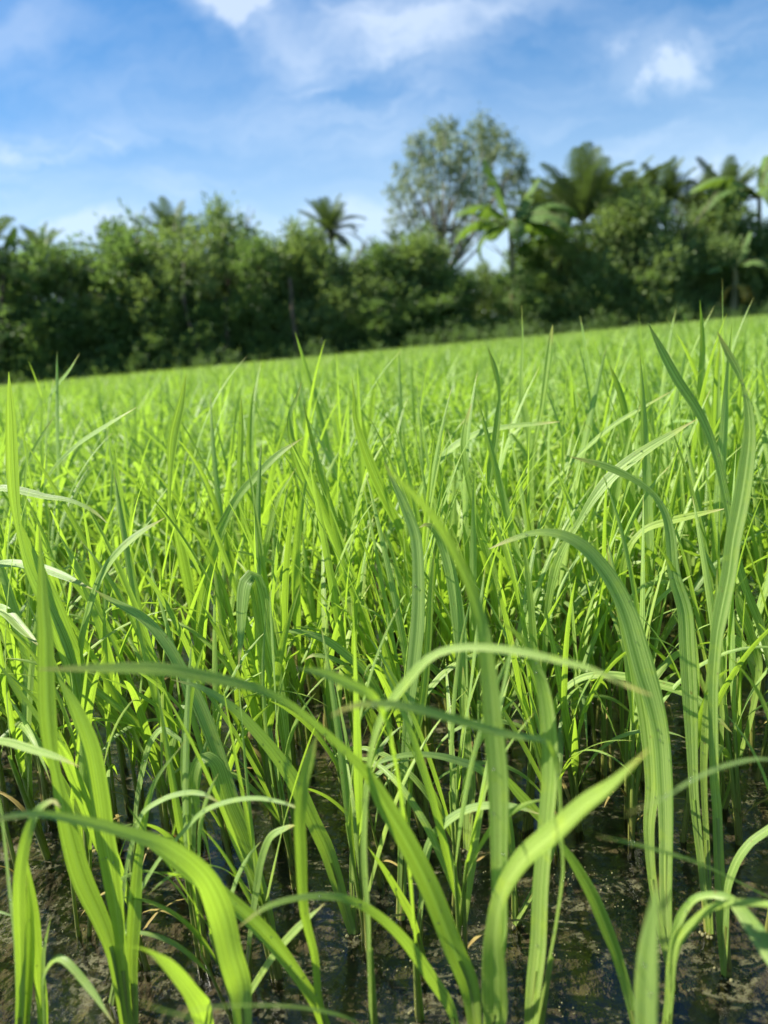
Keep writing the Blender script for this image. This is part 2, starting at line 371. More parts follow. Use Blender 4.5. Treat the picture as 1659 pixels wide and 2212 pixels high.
PLANTS = [
 ('rice plant whose long blade sweeps up and arches flat across the left half', (1050, 2330), [
   ('80,1446,6 200,1444,22 350,1446,34 450,1464,34 550,1486,24 625,1521,17 700,1581,17 750,1626,18 800,1681,26 829,1733,40 879,1818,46 929,1918,48 979,2043,46 1019,2143,46', .215, .78, {'az_': -.35, 'tilt': .8}),
   ('1404,1616,10 1319,1698,36 1264,1738,52 1204,1793,62 1129,1858,64 1084,1933,52 1069,2018,48 1069,2118,60 1069,2212,62', .185, .62, {'tilt': .9}),
   ('830,1008,3 890,1065,14 950,1135,22 1005,1240,26 1040,1340,32 1056,1450,42 1066,1550,48 1078,1700,54 1080,1900,46 1080,2030,40', .20, .45)]),
 ('rice plant with a broad upright striped blade just right of the big blurred bright blade', (1150, 2300), [
   ('1079,1341,3 1129,1381,14 1154,1426,20 1174,1486,34 1186,1571,42 1189,1671,43 1181,1771,43 1169,1918,46 1164,2043,45 1156,2143,40', .265, .35),
   ('715,1547,4 760,1526,17 829,1521,25 900,1532,29 1000,1560,29 1100,1588,24 1185,1606,16 1206,1680,11 1212,1800,10 1215,1900,10', .20, .75, {'tilt': .9, 'az_': -.5})]),
 ('rice plant with a grey-green blade bending over in a wide arch at bottom left', (545, 2340), [
   ('-60,1782,6 0,1768,14 75,1758,18 175,1773,28 275,1800,34 360,1830,42 435,1890,50 475,1968,55 500,2068,56 520,2143,56', .20, .20, {'tilt': .8}),
   ('700,1953,4 650,1998,16 600,2053,18 550,2128,16 520,2190,14', .30, .55)]),
 ('rice plant with a glowing yellow-green blade crossing under the wide arched blade', (730, 2330), [
   ('200,1772,6 290,1800,20 350,1835,32 425,1893,40 500,1950,38 575,2020,36 650,2118,30 690,2190,28', .27, .97),
   ('685,1586,4 670,1636,25 655,1696,28 648,1771,26 650,1836,25 657,1968,20 680,2068,18 690,2168,16', .26, .95)]),
 ('rice plant with a thin arching blade whose lower part glows bright at picture centre', (815, 2310), [
   ('1409,1503,3 1354,1481,10 1279,1446,13 1204,1426,17 1129,1409,20 1054,1399,20 979,1401,20 929,1421,23 889,1461,29 849,1511,27 829,1540,25 805,1610,22 793,1700,22 787,1820,22 790,1900,22 797,2000,18', .20, .70, {'tilt': .9})]),
 ('rice plant at the bottom edge with a pale curled blade bowing to the left', (470, 2330), [
   ('235,2045,4 300,2048,15 350,2073,28 400,2128,37 440,2193,46', .205, .15, {'tilt': 1.0})]),
 ('rice plant below the bottom edge with two low pale blades lying nearly flat', (860, 2420), [
   ('370,2196,4 450,2178,18 550,2173,20 650,2178,21 750,2200,22 800,2240,20', .17, .15, {'tilt': 1.0}),
   ('288,2161,3 350,2183,25 430,2210,32 560,2280,26 700,2340,20', .16, .12, {'tilt': 1.0})]),
 ('rice plant with a thin blade looping left above the bottom edge', (1010, 2320), [
   ('515,2003,4 575,1960,13 650,1939,15 725,1938,18 775,1953,21 829,1988,23 879,2038,25 929,2108,26 979,2190,24', .235, .25, {'tilt': .8})]),
 ('rice plant with the widest most blurred blade standing up at the lower right', (1400, 2480), [
   ('1424,1890,8 1416,1960,36 1406,2060,72 1400,2143,84 1399,2212,88 1400,2300,76', .165, .30, {'tilt': .5, 'az_': -.15})]),
 ('rice plant at lower right with two blades curling over toward the right edge', (1440, 2310), [
   ('1760,2000,4 1659,1953,14 1604,1950,16 1544,1958,17 1504,1988,22 1464,2033,33 1446,2118,24', .215, .78, {'tilt': .8}),
   ('1740,2190,6 1659,2053,44 1619,1993,40 1579,1945,26 1539,1933,18 1499,1943,18 1466,1993,22 1452,2080,20', .225, .30, {'tilt': .8})]),
 ('rice plant beyond the right edge with two slim blades reaching in at lower right', (1800, 2150), [
   ('1289,1805,3 1354,1820,14 1429,1840,18 1504,1863,17 1569,1893,14 1629,1923,12 1700,1965,12', .20, .22, {'tilt': .9}),
   ('1354,1758,3 1429,1726,9 1504,1681,12 1579,1651,14 1659,1641,14 1740,1680,14', .17, .18, {'tilt': .9})]),
 ('rice plant at left edge with a dull blade browning at its tip', (-60, 2020), [
   ('170,1656,4 125,1636,12 75,1621,18 0,1601,18 -50,1620,16', .27, .60, {'tilt': .8})]),
 ('rice plant with a folded blade hanging its tip straight down at lower left', (600, 2060), [
   ('457,1873,3 446,1820,7 435,1786,11 425,1736,17 418,1686,26 428,1648,27 450,1636,30 470,1655,38 495,1736,42 520,1796,42 550,1878,34 575,1960,26', .37, .50, {'tilt': .25}),
   ('205,1275,3 240,1296,12 310,1336,24 360,1391,30 400,1461,32 430,1521,36 465,1610,34 500,1720,32 545,1850,26', .42, .42)]),
 ('rice plant left of centre with a blade folded over near its top like a hook', (652, 1850), [
   ('515,1441,3 520,1386,16 523,1321,30 530,1262,36 548,1244,34 563,1290,44 575,1371,46 595,1461,40 610,1546,32 622,1640,24', .41, .52, {'tilt': .2})]),
 ('rice plant left of centre with a long blue-green blade arching out to the left', (765, 2010), [
   ('370,1468,3 435,1486,14 500,1526,20 550,1576,26 600,1636,31 640,1696,38 675,1771,36 710,1846,34', .36, .12, {'tilt': .8}),
   ('900,1640,2 850,1650,10 800,1690,14 770,1760,14 760,1880,12', .40, .6)]),
 ('rice plant at lower left with three tall broad yellow-green blades lit from behind', (285, 2300), [
   ('84,1128,3 90,1228,16 93,1308,28 98,1371,37 100,1471,42 103,1546,42 110,1616,32 120,1666,22 145,1783,42 175,1893,48 220,1993,36 245,2068,26', .30, .92, {'tilt': .2}),
   ('125,1461,3 160,1520,25 195,1610,40 215,1720,43 225,1800,45 237,1868,45 248,1943,36 258,2018,24', .31, 1.0, {'tilt': .2}),
   ('400,1600,2 330,1700,10 300,1850,22 290,1980,30 285,2090,26', .33, .8)]),
 ('rice plant at left edge with a very tall striped blade standing free against the trees', (180, 1900), [
   ('19,803,2 21,860,16 23,903,23 26,1003,29 31,1078,26 42,1153,14 62,1228,22 100,1308,34 140,1400,36 165,1500,26 178,1650,18', .40, .65, {'tilt': .2}),
   ('40,1120,3 75,1220,32 115,1308,44 140,1371,45 165,1426,38 180,1521,26', .42, .85, {'tilt': .2}),
   ('357,1118,3 300,1153,18 255,1193,22 220,1243,24 195,1308,25 175,1396,23 172,1496,20 175,1596,18', .42, .22)]),
 ('rice plant at left edge with a grey-green blade drooping flat from out of frame', (-160, 1720), [
   ('200,1273,3 135,1243,18 75,1223,20 0,1219,18 -90,1260,16', .42, .18, {'tilt': .4}),
   ('232,1130,2 200,1103,8 150,1080,10 100,1073,14 60,1063,18 0,1055,16 -70,1090,14', .45, .55, {'tilt': .4}),
   ('90,1400,4 50,1361,22 0,1316,26 -60,1330,22', .40, .6, {'tilt': .2, 'az_': .3})]),
 ('rice plant with the darkest long striped blade bowing left over open water at right', (1452, 2130), [
   ('1056,1186,2 1104,1166,12 1154,1151,16 1204,1153,24 1254,1176,33 1294,1216,38 1329,1266,42 1359,1331,46 1379,1400,50 1396,1461,52 1414,1521,46 1429,1596,42 1436,1696,40 1439,1796,32 1440,1943,26', .35, .33, {'tilt': .7}),
   ('1310,1180,2 1330,1280,18 1365,1400,32 1379,1461,36 1399,1571,40 1409,1696,32 1402,1793,26 1412,1918,20', .36, .60, {'tilt': .2})]),
 ('rice plant at right with an upright blade whose top bends flat toward the left', (1532, 2010), [
   ('1229,986,2 1304,1006,19 1369,1036,15 1414,1071,14 1439,1116,20 1449,1166,28 1456,1241,32 1479,1320,38 1484,1396,38 1491,1521,37 1496,1646,27 1499,1721,22 1509,1821,18', .39, .30, {'tilt': .35}),
   ('1549,1230,2 1545,1350,16 1530,1500,20 1520,1650,18 1525,1800,14', .40, .8)]),
 ('tallest rice plant at right with thick pale stem and twisted tip above the horizon', (1569, 2100), [
   ('1549,716,2 1569,756,15 1594,801,17 1604,831,7 1616,881,20 1619,941,30 1611,1016,40 1599,1091,43 1584,1166,41 1574,1241,39 1559,1316,38 1549,1371,31 1541,1471,25 1541,1571,22 1544,1696,21 1549,1746,22 1554,1868,24 1561,1993,26', .345, .55, {'tilt': .2}),
   ('1740,1730,2 1659,1793,18 1619,1823,20 1589,1868,19 1571,1930,16', .33, .2)]),
 ('rice plant at right edge with a long straight blade leaning left above the horizon', (1710, 1720), [
   ('1399,696,2 1429,756,18 1464,821,24 1504,881,23 1529,931,20 1549,991,18 1569,1080,18 1585,1170,18 1609,1266,20 1649,1371,20 1680,1520,16', .44, .30, {'tilt': .2}),
   ('1740,1010,2 1700,1120,14 1690,1300,18 1700,1500,14', .45, .7)]),
 ('rice plant with a broad pale blade slanting up to the right across the upper right', (1172, 1700), [
   ('1504,906,2 1454,936,14 1404,966,24 1354,1001,30 1314,1036,29 1279,1081,22 1249,1131,14 1219,1181,17 1199,1231,22 1184,1310,16 1175,1450,12', .44, .70, {'tilt': .5})]),
 ('rice plant with a slender double-bent blade topping out just under the tree line', (1042, 1580), [
   ('1054,751,2 1069,796,13 1079,851,7 1076,891,14 1069,951,18 1059,1011,20 1049,1081,20 1039,1166,17 1034,1260,14', .52, .40, {'tilt': .2}),
   ('1019,871,2 1006,916,13 1001,971,16 1011,1041,13 1029,1116,19 1049,1181,28 1066,1241,27 1080,1330,20 1070,1450,14', .50, .30, {'tilt': .2})]),
 ('rice plant with two needle-thin tips rising above the field at right of centre', (1150, 1400), [
   ('1194,701,2 1190,730,12 1186,766,18 1179,821,17 1169,891,14 1154,966,12 1145,1100,10', .62, .35, {'tilt': .2}),
   ('1127,660,2 1129,741,5 1126,816,11 1129,866,21 1139,916,17 1147,991,13 1150,1150,10', .63, .45, {'tilt': .2})]),
 ('rice plant with a thin blade arching flat to the right above the centre', (880, 1470), [
   ('1209,911,2 1154,916,11 1089,923,14 1029,938,17 979,966,20 939,1011,20 909,1061,18 894,1111,14 884,1250,11', .55, .55, {'tilt': .7})]),
 ('rice plant at far left with two blurred tips crossing before the dark trees', (110, 1180), [
   ('62,780,2 78,820,11 95,870,12 108,930,12 112,1000,10', .70, .4, {'tilt': .2}),
   ('172,763,2 150,800,8 122,835,10 105,870,10 108,980,9', .68, .3, {'tilt': .2})]),
 ('rice plant at right whose thin grey tip rises highest before the trees', (1530, 1300), [
   ('1512,648,2 1516,700,8 1518,760,13 1514,830,16 1512,920,16 1520,1080,12', .60, .15, {'tilt': .2}),
   ('1555,740,2 1548,800,12 1545,880,18 1540,1000,16', .62, .8, {'tilt': .2})]),
 ('rice plant with a slim blade leaning toward the tree gap at upper right', (1385, 1430), [
   ('1316,786,2 1334,831,13 1351,891,16 1359,966,14 1363,1080,22 1370,1200,16', .56, .4, {'tilt': .2}),
   ('1449,846,2 1379,886,10 1329,916,12 1269,966,12 1219,1016,10 1179,1076,9', .56, .65, {'tilt': .6})]),
 ('rice plant at centre with an S-bent dark blade pointing up and left', (905, 1530), [
   ('760,813,2 765,860,8 767,903,14 785,963,22 810,1028,26 838,1090,25 870,1160,20 892,1300,14', .52, .28, {'tilt': .2})]),
 ('rice plant at centre with a broad pale blade standing straight over open water', (865, 1980), [
   ('829,996,2 850,1040,12 875,1095,24 898,1160,31 904,1250,33 902,1350,35 892,1450,33 884,1521,29 873,1671,20 867,1800,15', .41, .28, {'tilt': .2}),
   ('938,1190,2 930,1280,14 925,1380,20 915,1500,20 890,1650,14', .42, .98, {'tilt': .2})]),
 ('rice plant right of centre with a wide pale blade bent at its shaded top', (1012, 1830), [
   ('905,1140,3 925,1133,12 949,1156,26 969,1216,31 984,1291,33 994,1371,34 999,1446,30 1005,1580,20', .44, .22, {'tilt': .4}),
   ('1000,1440,2 1003,1500,18 1010,1600,22 1020,1700,18', .44, .7, {'tilt': .2})]),
 ('rice plant at left with a wavy upright blade reaching the tree line', (445, 1640), [
   ('402,808,2 392,868,19 375,943,24 368,1018,13 367,1098,8 385,1158,21 400,1228,26 415,1308,21 430,1430,14', .49, .55, {'tilt': .2}),
   ('655,945,2 600,983,15 555,1028,17 515,1073,19 475,1148,24 450,1228,26 437,1303,23 432,1450,15', .47, .30, {'tilt': .4})]),
 ('rice plant left of centre with a spear-thin vertical blade', (560, 1520), [
   ('521,858,2 521,900,10 520,953,14 518,1028,13 522,1103,10 535,1203,9', .54, .25, {'tilt': .2}),
   ('640,1010,2 600,1080,12 575,1180,18 562,1300,14', .54, .7)]),
 ('rice plant left of centre with paired blades crossing near their tips', (765, 1480), [
   ('652,823,2 640,863,9 627,893,11 627,928,15 640,988,22 665,1053,26 690,1098,21 715,1148,16 745,1280,11', .54, .60, {'tilt': .2}),
   ('655,870,2 675,950,12 700,1050,18 730,1150,18 755,1300,12', .54, .3)]),
 ('rice plant at left with two slim blades sweeping up to the right', (70, 1450), [
   ('118,898,2 90,943,10 60,998,12 42,1043,11 40,1200,9', .60, .3, {'tilt': .3}),
   ('295,880,2 225,923,13 165,963,14 115,1013,12 93,1060,11 75,1230,9', .56, .35, {'tilt': .6})]),
 ('rice plant left of centre with two blue-green dewy blades arching left over water', (860, 1790), [
   ('592,1368,2 640,1364,13 700,1381,18 750,1416,22 800,1466,22 840,1560,16', .44, .10, {'tilt': .9}),
   ('660,1425,2 675,1416,9 715,1421,12 750,1441,12 780,1471,12 820,1600,10', .45, .15, {'tilt': .9})]),
 ('rice plant at right with a dew-dotted blade arching flat across the darkest blade', (1190, 1760), [
   ('1584,1586,2 1529,1531,22 1479,1496,24 1414,1476,23 1329,1459,20 1269,1461,18 1229,1481,16 1201,1515,12 1192,1620,10', .40, .15, {'tilt': .9})]),
 ('rice plant at centre with a low grey blade arching left above the water', (1115, 1990), [
   ('780,1668,2 829,1643,10 879,1631,13 929,1631,16 979,1641,20 1044,1668,20 1090,1740,18 1108,1850,13', .35, .12, {'tilt': .9}),
   ('1080,1660,2 1109,1701,18 1149,1746,25 1190,1800,24 1180,1870,16', .36, .15)]),
 ('rice plant at centre with a low beaded blade arching to the right', (908, 2070), [
   ('1170,1760,2 1109,1742,15 1044,1741,20 994,1756,21 949,1791,22 924,1836,22 912,1930,16', .33, .12, {'tilt': .9}),
   ('795,1830,2 829,1878,14 859,1928,20 890,1985,22', .33, .9)]),
 ('rice plant at lower left with a short beaded blade curling right', (537, 2120), [
   ('640,1782,2 620,1788,12 585,1808,20 565,1858,20 555,1918,18 541,2018,14', .33, .12, {'tilt': .6})]),
 ('rice plant at lower left with a long thin blade looping right over the water', (248, 2160), [
   ('660,1765,2 635,1742,5 565,1725,10 500,1730,12 440,1753,14 395,1798,13 340,1863,12 295,1943,14 270,2018,13', .28, .10, {'tilt': .7}),
   ('480,1738,2 440,1716,11 400,1713,14 350,1728,14 305,1763,13 270,1900,11', .31, .12, {'tilt': .7})]),
 ('rice plant at lower left with a small hooked blade over dark water', (287, 1900), [
   ('410,1646,2 395,1605,7 380,1591,10 350,1576,15 325,1606,18 307,1671,20 295,1746,18', .40, .15, {'tilt': .6})]),
 ('rice plant filling the lower left corner with crowded upright blades', (45, 2330), [
   ('130,1745,2 115,1730,11 80,1753,20 55,1818,25 42,1918,26 45,2100,22', .26, .15, {'tilt': .5}),
   ('-10,1680,3 5,1760,20 20,1900,30 35,2050,30', .27, .45, {'tilt': .2}),
   ('60,1890,3 65,1980,20 62,2090,26 55,2200,24', .29, .7, {'tilt': .2})]),
 ('second rice plant in the lower left corner with an open dark blade lying right', (95, 2360), [
   ('245,2210,3 190,2130,17 130,2070,16 95,2110,16 95,2200,14', .27, .35, {'tilt': .7}),
   ('58,1850,3 70,1960,22 82,2080,24 92,2190,22', .30, .85, {'tilt': .2}),
   ('110,1980,2 95,2060,14 95,2160,18', .30, .5, {'tilt': .2})]),
 ('rice plant at lower right with a deep green blade leaning left over open water', (1395, 2300), [
   ('1200,1805,4 1214,1828,14 1239,1863,21 1279,1933,26 1309,2003,29 1334,2068,26 1358,2150,22', .29, .35, {'tilt': .3})]),
 ('rice plant at right with a short bright blade turned sideways like a flag', (1345, 1640), [
   ('1569,1098,2 1479,1118,19 1404,1138,19 1374,1161,14 1354,1195,18 1344,1251,17 1340,1400,12', .46, .85, {'tilt': .7})]),
 ('rice plant at right edge with a short pale blade drooping in a triangle', (1562, 1740), [
   ('1634,1441,2 1619,1416,18 1599,1391,24 1577,1377,18 1565,1400,14 1560,1500,12', .41, .25, {'tilt': .8}),
   ('1590,1260,2 1600,1310,20 1622,1371,20 1640,1440,16 1620,1560,12', .42, .75)]),
 ('rice plant at centre with a short bright blurred blade pointing left', (905, 2200), [
   ('638,1443,2 700,1456,26 760,1481,33 810,1508,26 840,1580,14 870,1750,12 890,1950,12', .22, .92, {'tilt': .8})]),
]
for (lab, base, blades) in PLANTS: plant(lab, base, blades)

# ------------------------------------------------------------------ rice: plants that repeat
def grow(N, base, phi, a, k, L, Wd, h0, segs, across=2, tone=None, lean=None, twist=None):
    """N blades at once. base (N,3); phi azimuth; a start lean; k bend; returns V,F,uv,tone"""
    s = np.linspace(0, 1, segs + 1)[None]
    th = a[:, None] + k[:, None] * s ** 1.7
    ds = L[:, None] / segs
    r = np.concatenate([np.zeros((N, 1)), np.cumsum(np.sin(th[:, 1:]) * ds, 1)], 1)
    z = np.concatenate([np.zeros((N, 1)), np.cumsum(np.cos(th[:, 1:]) * ds, 1)], 1)
    c, sn = np.cos(phi)[:, None], np.sin(phi)[:, None]
    P = np.stack([base[:, 0:1] + r * c, base[:, 1:2] + r * sn, base[:, 2:3] + h0[:, None] + z], -1)
    prof = np.clip(np.minimum(.35 + s * 2.6, 1.0) * (1 - s ** 2.6) ** .75, .02, 1)
    hw = Wd[:, None] * .5 * prof
    tw = (twist[:, None] * s if twist is not None else 0) + np.zeros_like(th)
    # side direction: horizontal, perpendicular to bend plane, rotated by twist about the tangent
    S0 = np.stack([-sn + 0 * th, c + 0 * th, 0 * th], -1)
    T = np.stack([np.sin(th) * c, np.sin(th) * sn, np.cos(th)], -1)
    N0 = np.cross(T, S0)
    S = S0 * np.cos(tw)[..., None] + N0 * np.sin(tw)[..., None]
    NN = np.cross(S, T)
    cr = np.linspace(-1, 1, across)
    V = P[:, :, None] + hw[:, :, None, None] * (cr[None, None, :, None] * S[:, :, None] + (np.abs(cr) * .22)[None, None, :, None] * NN[:, :, None])
    m = segs + 1; b0 = (np.arange(N) * m * across)[:, None, None]
    i = np.arange(segs)[None, :, None] * across; j = np.arange(across - 1)[None, None]
    i0 = b0 + i + j
    F = np.stack([i0, i0 + 1, i0 + across + 1, i0 + across], -1).reshape(-1, 4)
    U = np.stack([np.broadcast_to((cr + 1) / 2, (N, m, across)), np.broadcast_to(s[0][None, :, None], (N, m, across))], -1).reshape(-1, 2)
    tn = np.repeat(tone if tone is not None else np.full(N, .5), m * across)
    return V.reshape(-1, 3), F, U, tn, P

def proto_meshes(k):
    """one rice plant kind: stem mesh + list of leaf meshes, base at origin"""
    r = np.random.default_rng(100 + k)
    H = r.uniform(.80, 1.03); nst = int(r.integers(1, 4)); stems = []; leaves = []
    for s in range(nst):
        b = np.array((r.uniform(-.008, .008), r.uniform(-.008, .008), 0)) * (s > 0)
        ph = r.uniform(0, 6.28); ln = r.uniform(.0, .12); hs = r.uniform(.08, .13) * H
        P = [b + np.array((math.cos(ph) * ln * t * hs, math.sin(ph) * ln * t * hs, -.012 + (hs + .012) * t)) for t in np.linspace(0, 1, 7)]
        stems.append(tube(P, np.linspace(.0023, .0013, 7) * r.uniform(.8, 1.15), 7))
        nl = int(r.integers(2, 4)) if nst > 1 else 4
        for q_ in range(nl):
            fr_ = (q_ + 1) / nl
            z0 = hs * (.35 + .6 * fr_)
            bp_ = np.array((b[0] + math.cos(ph) * ln * z0, b[1] + math.sin(ph) * ln * z0, z0))[None]
            az = r.uniform(0, 6.28); top = q_ == nl - 1
            a = r.uniform(.03, .22) if top else r.uniform(.12, .45)
            kk = r.choice([r.uniform(.05, .5), r.uniform(.6, 1.6), r.uniform(1.7, 2.6)], p=[.35, .40, .25]) if not top else r.uniform(0, .8)
            L = (r.uniform(.16, .235) if top else r.uniform(.12, .20)) * H
            V, F, U, t, _ = grow(1, bp_, np.array([az]), np.array([a]), np.array([kk]), np.array([L]), np.array([r.uniform(.0040, .0082)]), np.zeros(1), 16, 5, np.array([r.random()]), twist=np.array([r.uniform(-1.6, 1.6)]))
            leaves.append(mesh_np('leaf_blade', V, F, U, t))
    V, F, U = join(stems)
    wl = None
    if r.random() < .85:
        V2, F2, U2, t2, _ = grow(1, np.array([[0, 0, .015]]), r.uniform(0, 6.28, 1), np.array([.5]), np.array([1.7]), np.array([.07]), np.array([.0035]), np.zeros(1), 10, 3, np.array([r.random()]))
        wl = mesh_np('withered_leaf', V2, F2, U2, t2)
    return mesh_np('stem', V, F, U, np.zeros(len(V))), leaves, wl
NPROTO = 16
protos = []
for k in range(NPROTO):
    st, lv, wl = proto_meshes(k)
    st.materials.append(M_STEM)
    for l_ in lv: l_.materials.append(M_RICE)
    if wl: wl.materials.append(M_WITHER)
    root = bpy.data.objects.new('rice_plant', None); root.empty_display_size = .05
    kids = [bpy.data.objects.new('stem', st)] + [bpy.data.objects.new('leaf_blade', l_) for l_ in lv] + ([bpy.data.objects.new('withered_leaf', wl)] if wl else [])
    protos.append((root, kids))
def copy_plant(k, loc, rz, sc, label, tilt=(0, 0)):
    root, kids = protos[k]
    c = root.copy(); col.objects.link(c); c.location = loc; c.rotation_euler = (tilt[0], tilt[1], rz); c.scale = (sc, sc, sc)
    tag(c, label, 'rice plant', GROUP)
    for ch in kids:
        d = ch.copy(); col.objects.link(d); d.parent = c
    return c

def in_view(x, y):                               # roughly inside the picture's wedge
    return abs(x + .02) < .56 * y + .07
DENS = 1000.0
HB = np.array(hero_bases)
def jitter_grid(x0, x1, y0, y1, dens):
    st = 1 / math.sqrt(dens); X, Y = np.meshgrid(np.arange(x0, x1, st), np.arange(y0, y1, st))
    X = X.ravel() + rng.uniform(-.5, .5, X.size) * st * 1.1; Y = Y.ravel() + rng.uniform(-.5, .5, Y.size) * st * 1.1
    # loose clumping, as broadcast seed falls
    keep = (np.sin(X * 17 + 1.3 * np.sin(Y * 13)) * np.sin(Y * 15 + 1.1 * np.sin(X * 11)) + rng.uniform(-1, 1, X.size)) > -.75
    return X[keep], Y[keep]
X, Y = jitter_grid(-1.2, 1.2, .28, 1.75, DENS)
c = [(x, y) for x, y in zip(X, Y) if in_view(x, y)]
# thin out where the photograph shows open water near the camera
sel = []
for (x, y) in c:
    p_ = .42 if y < .37 else .8 if y < .45 else (.95 if y < .75 else .8)
    if rng.random() > p_: continue
    if np.min(np.hypot(HB[:, 0] - x, HB[:, 1] - y)) < .012: continue
    sel.append((x, y))
sel.sort(key=lambda t: math.hypot(*t))
N_IND = 254
ind = sel[:N_IND]; R_IND = math.hypot(*ind[-1])
print('candidates', len(sel), 'individual radius', R_IND)
LABELS = [(.62, 'short thin-stemmed rice seedling in open muddy water between the big foreground plants'),
          (.85, 'slim light green rice seedling in the middle of the flooded paddy behind the foreground plants'),
          (9., 'small sharp-leaved rice seedling in the crowded band just before the field blurs to a mass')]
for (x, y) in ind:
    rr = math.hypot(x, y); lab = next(l for lim, l in LABELS if rr < lim)
    sc = rng.uniform(.80, 1.05) * ((.62 if rr < .40 else .80) + .2 * min(1, max(0, (rr - .40) / .45)))
    copy_plant(int(rng.integers(NPROTO)), (x, y, 0), rng.uniform(0, 6.28), sc, lab, (rng.normal(0, .06), rng.normal(0, .06)))

# ------------------------------------------------------------------ rice: the rest of the field, one mass
def mass(X, Y, nb, segs, across, wmul, r):
    N = len(X) * nb
    bx = np.repeat(X, nb) + r.normal(0, .006, N); by = np.repeat(Y, nb) + r.normal(0, .006, N)
    Hs = np.repeat(r.uniform(.74, .98, len(X)) * np.where(r.random(len(X)) < .03, 1.12, 1), nb)
    typ = r.random(N)
    kk = np.where(typ < .35, r.uniform(.05, .6, N), np.where(typ < .72, r.uniform(.7, 1.6, N), r.uniform(1.7, 2.6, N)))
    a = r.uniform(.03, .42, N); L = r.uniform(.14, .25, N) * Hs; h0 = r.uniform(.04, .09, N) * Hs
    return grow(N, np.stack([bx, by, np.zeros(N)], -1), r.uniform(0, 6.28, N), a, kk, L, r.uniform(.0040, .0082, N) * wmul, h0, segs, across, r.random(N), twist=r.uniform(-1.5, 1.5, N))[:4]
def stems_mass(X, Y, wmul, r):
    N = len(X); z = np.zeros(N)
    V, F, U, t, _ = grow(N, np.stack([X, Y, z - .01], -1), r.uniform(0, 6.28, N), r.uniform(0, .1, N), z, r.uniform(.10, .15, N), np.full(N, .0035) * wmul, z, 1, 2, r.uniform(.5, .9, N))
    return V, F, U, t
chunks = []
r = np.random.default_rng(5)
used = set((round(x, 5), round(y, 5)) for x, y in ind)
def addm(X, Y, nb, segs, across, wmul):
    if len(X) == 0: return
    chunks.append(mass(X, Y, nb, segs, across, wmul, r)); chunks.append(stems_mass(X, Y, wmul, r))
# leftovers in view + everything round about out of the frame, close by
rest = np.array([p for p in sel[N_IND:]] or [(0, 1.7)])
addm(rest[:, 0], rest[:, 1], 5, 10, 3, 1)
X, Y = jitter_grid(-2.4, 2.4, -.5, 1.75, 240)
k = np.array([(not in_view(x, y) or y < 0) and abs(x + .02) > .07 and math.hypot(x, y) > (.66 if x < 0 else .42) for x, y in zip(X, Y)]); addm(X[k], Y[k], 5, 6, 2, 1)
def band(y0, y1, dens, nb, segs, across, wmul):
    xm = .60 * y1 + 1.2
    X, Y = jitter_grid(-xm, xm, y0, y1, dens); k = np.abs(X) < .60 * Y + 1.2
    X, Y = X[k], Y[k]; addm(X, Y, nb, segs, across, wmul)
X2 = []
band(1.75, 3.0, 600, 5, 8, 3, 1); band(3.0, 5.0, 520, 5, 5, 2, 1.1); band(5, 9, 240, 4, 4, 2, 1.3); band(9, 16, 80, 4, 3, 2, 2.0); band(16, FIELD_END - .1, 36, 4, 3, 2, 3.2)
Vs, Fs, Us, Ts, k = [], [], [], [], 0
for V, F, U, t in chunks:
    Vs.append(V); Fs.append(F + k); Us.append(U); Ts.append(t); k += len(V)
me = mesh_np('rice_field', np.concatenate(Vs), np.concatenate(Fs), np.concatenate(Us), np.concatenate(Ts))
print('field verts', k)
tag(link('rice_field', me, M_FIELD), 'dense bright green mass of young rice running back to the trees', 'rice field', kind='stuff')

# ------------------------------------------------------------------ dew and floating bubbles
def ico():
    t = (1 + 5 ** .5) / 2
    v = np.array([(-1, t, 0), (1, t, 0), (-1, -t, 0), (1, -t, 0), (0, -1, t), (0, 1, t), (0, -1, -t), (0, 1, -t), (t, 0, -1), (t, 0, 1), (-t, 0, -1), (-t, 0, 1)], float)
    v /= np.linalg.norm(v[0])
    f = [(0, 11, 5), (0, 5, 1), (0, 1, 7), (0, 7, 10), (0, 10, 11), (1, 5, 9), (5, 11, 4), (11, 10, 2), (10, 7, 6), (7, 1, 8), (3, 9, 4), (3, 4, 2), (3, 2, 6), (3, 6, 8), (3, 8, 9), (4, 9, 5), (2, 4, 11), (6, 2, 10), (8, 6, 7), (9, 8, 1)]
    v = [tuple(x) for x in v]; nf = []
    cache = {}
    def mid(a, b):
        kx = (min(a, b), max(a, b))
        if kx not in cache:
            m_ = (np.array(v[a]) + np.array(v[b])) / 2; m_ /= np.linalg.norm(m_); v.append(tuple(m_)); cache[kx] = len(v) - 1
        return cache[kx]
    for (a, b, c) in f:
        ab, bc, ca = mid(a, b), mid(b, c), mid(c, a); nf += [(a, ab, ca), (b, bc, ab), (c, ca, bc), (ab, bc, ca)]
    return np.array(v), np.array(nf)
IV, IF = ico()
def beads(spots, sq=1.0):
    C = np.array([s[0] for s in spots]); Rr = np.array([s[1] for s in spots])
    V = C[:, None] + IV[None] * Rr[:, None, None] * np.array((1, 1, sq)); F = IF[None] + (np.arange(len(C)) * len(IV))[:, None, None]
    return V.reshape(-1, 3), F.reshape(-1, 3)
V, F = beads(dew_spots)
tag(link('dew', mesh_np('dew', V, F), M_DEW), 'tiny clear dewdrops beading the rice blades', 'dew', kind='stuff')
foam = []
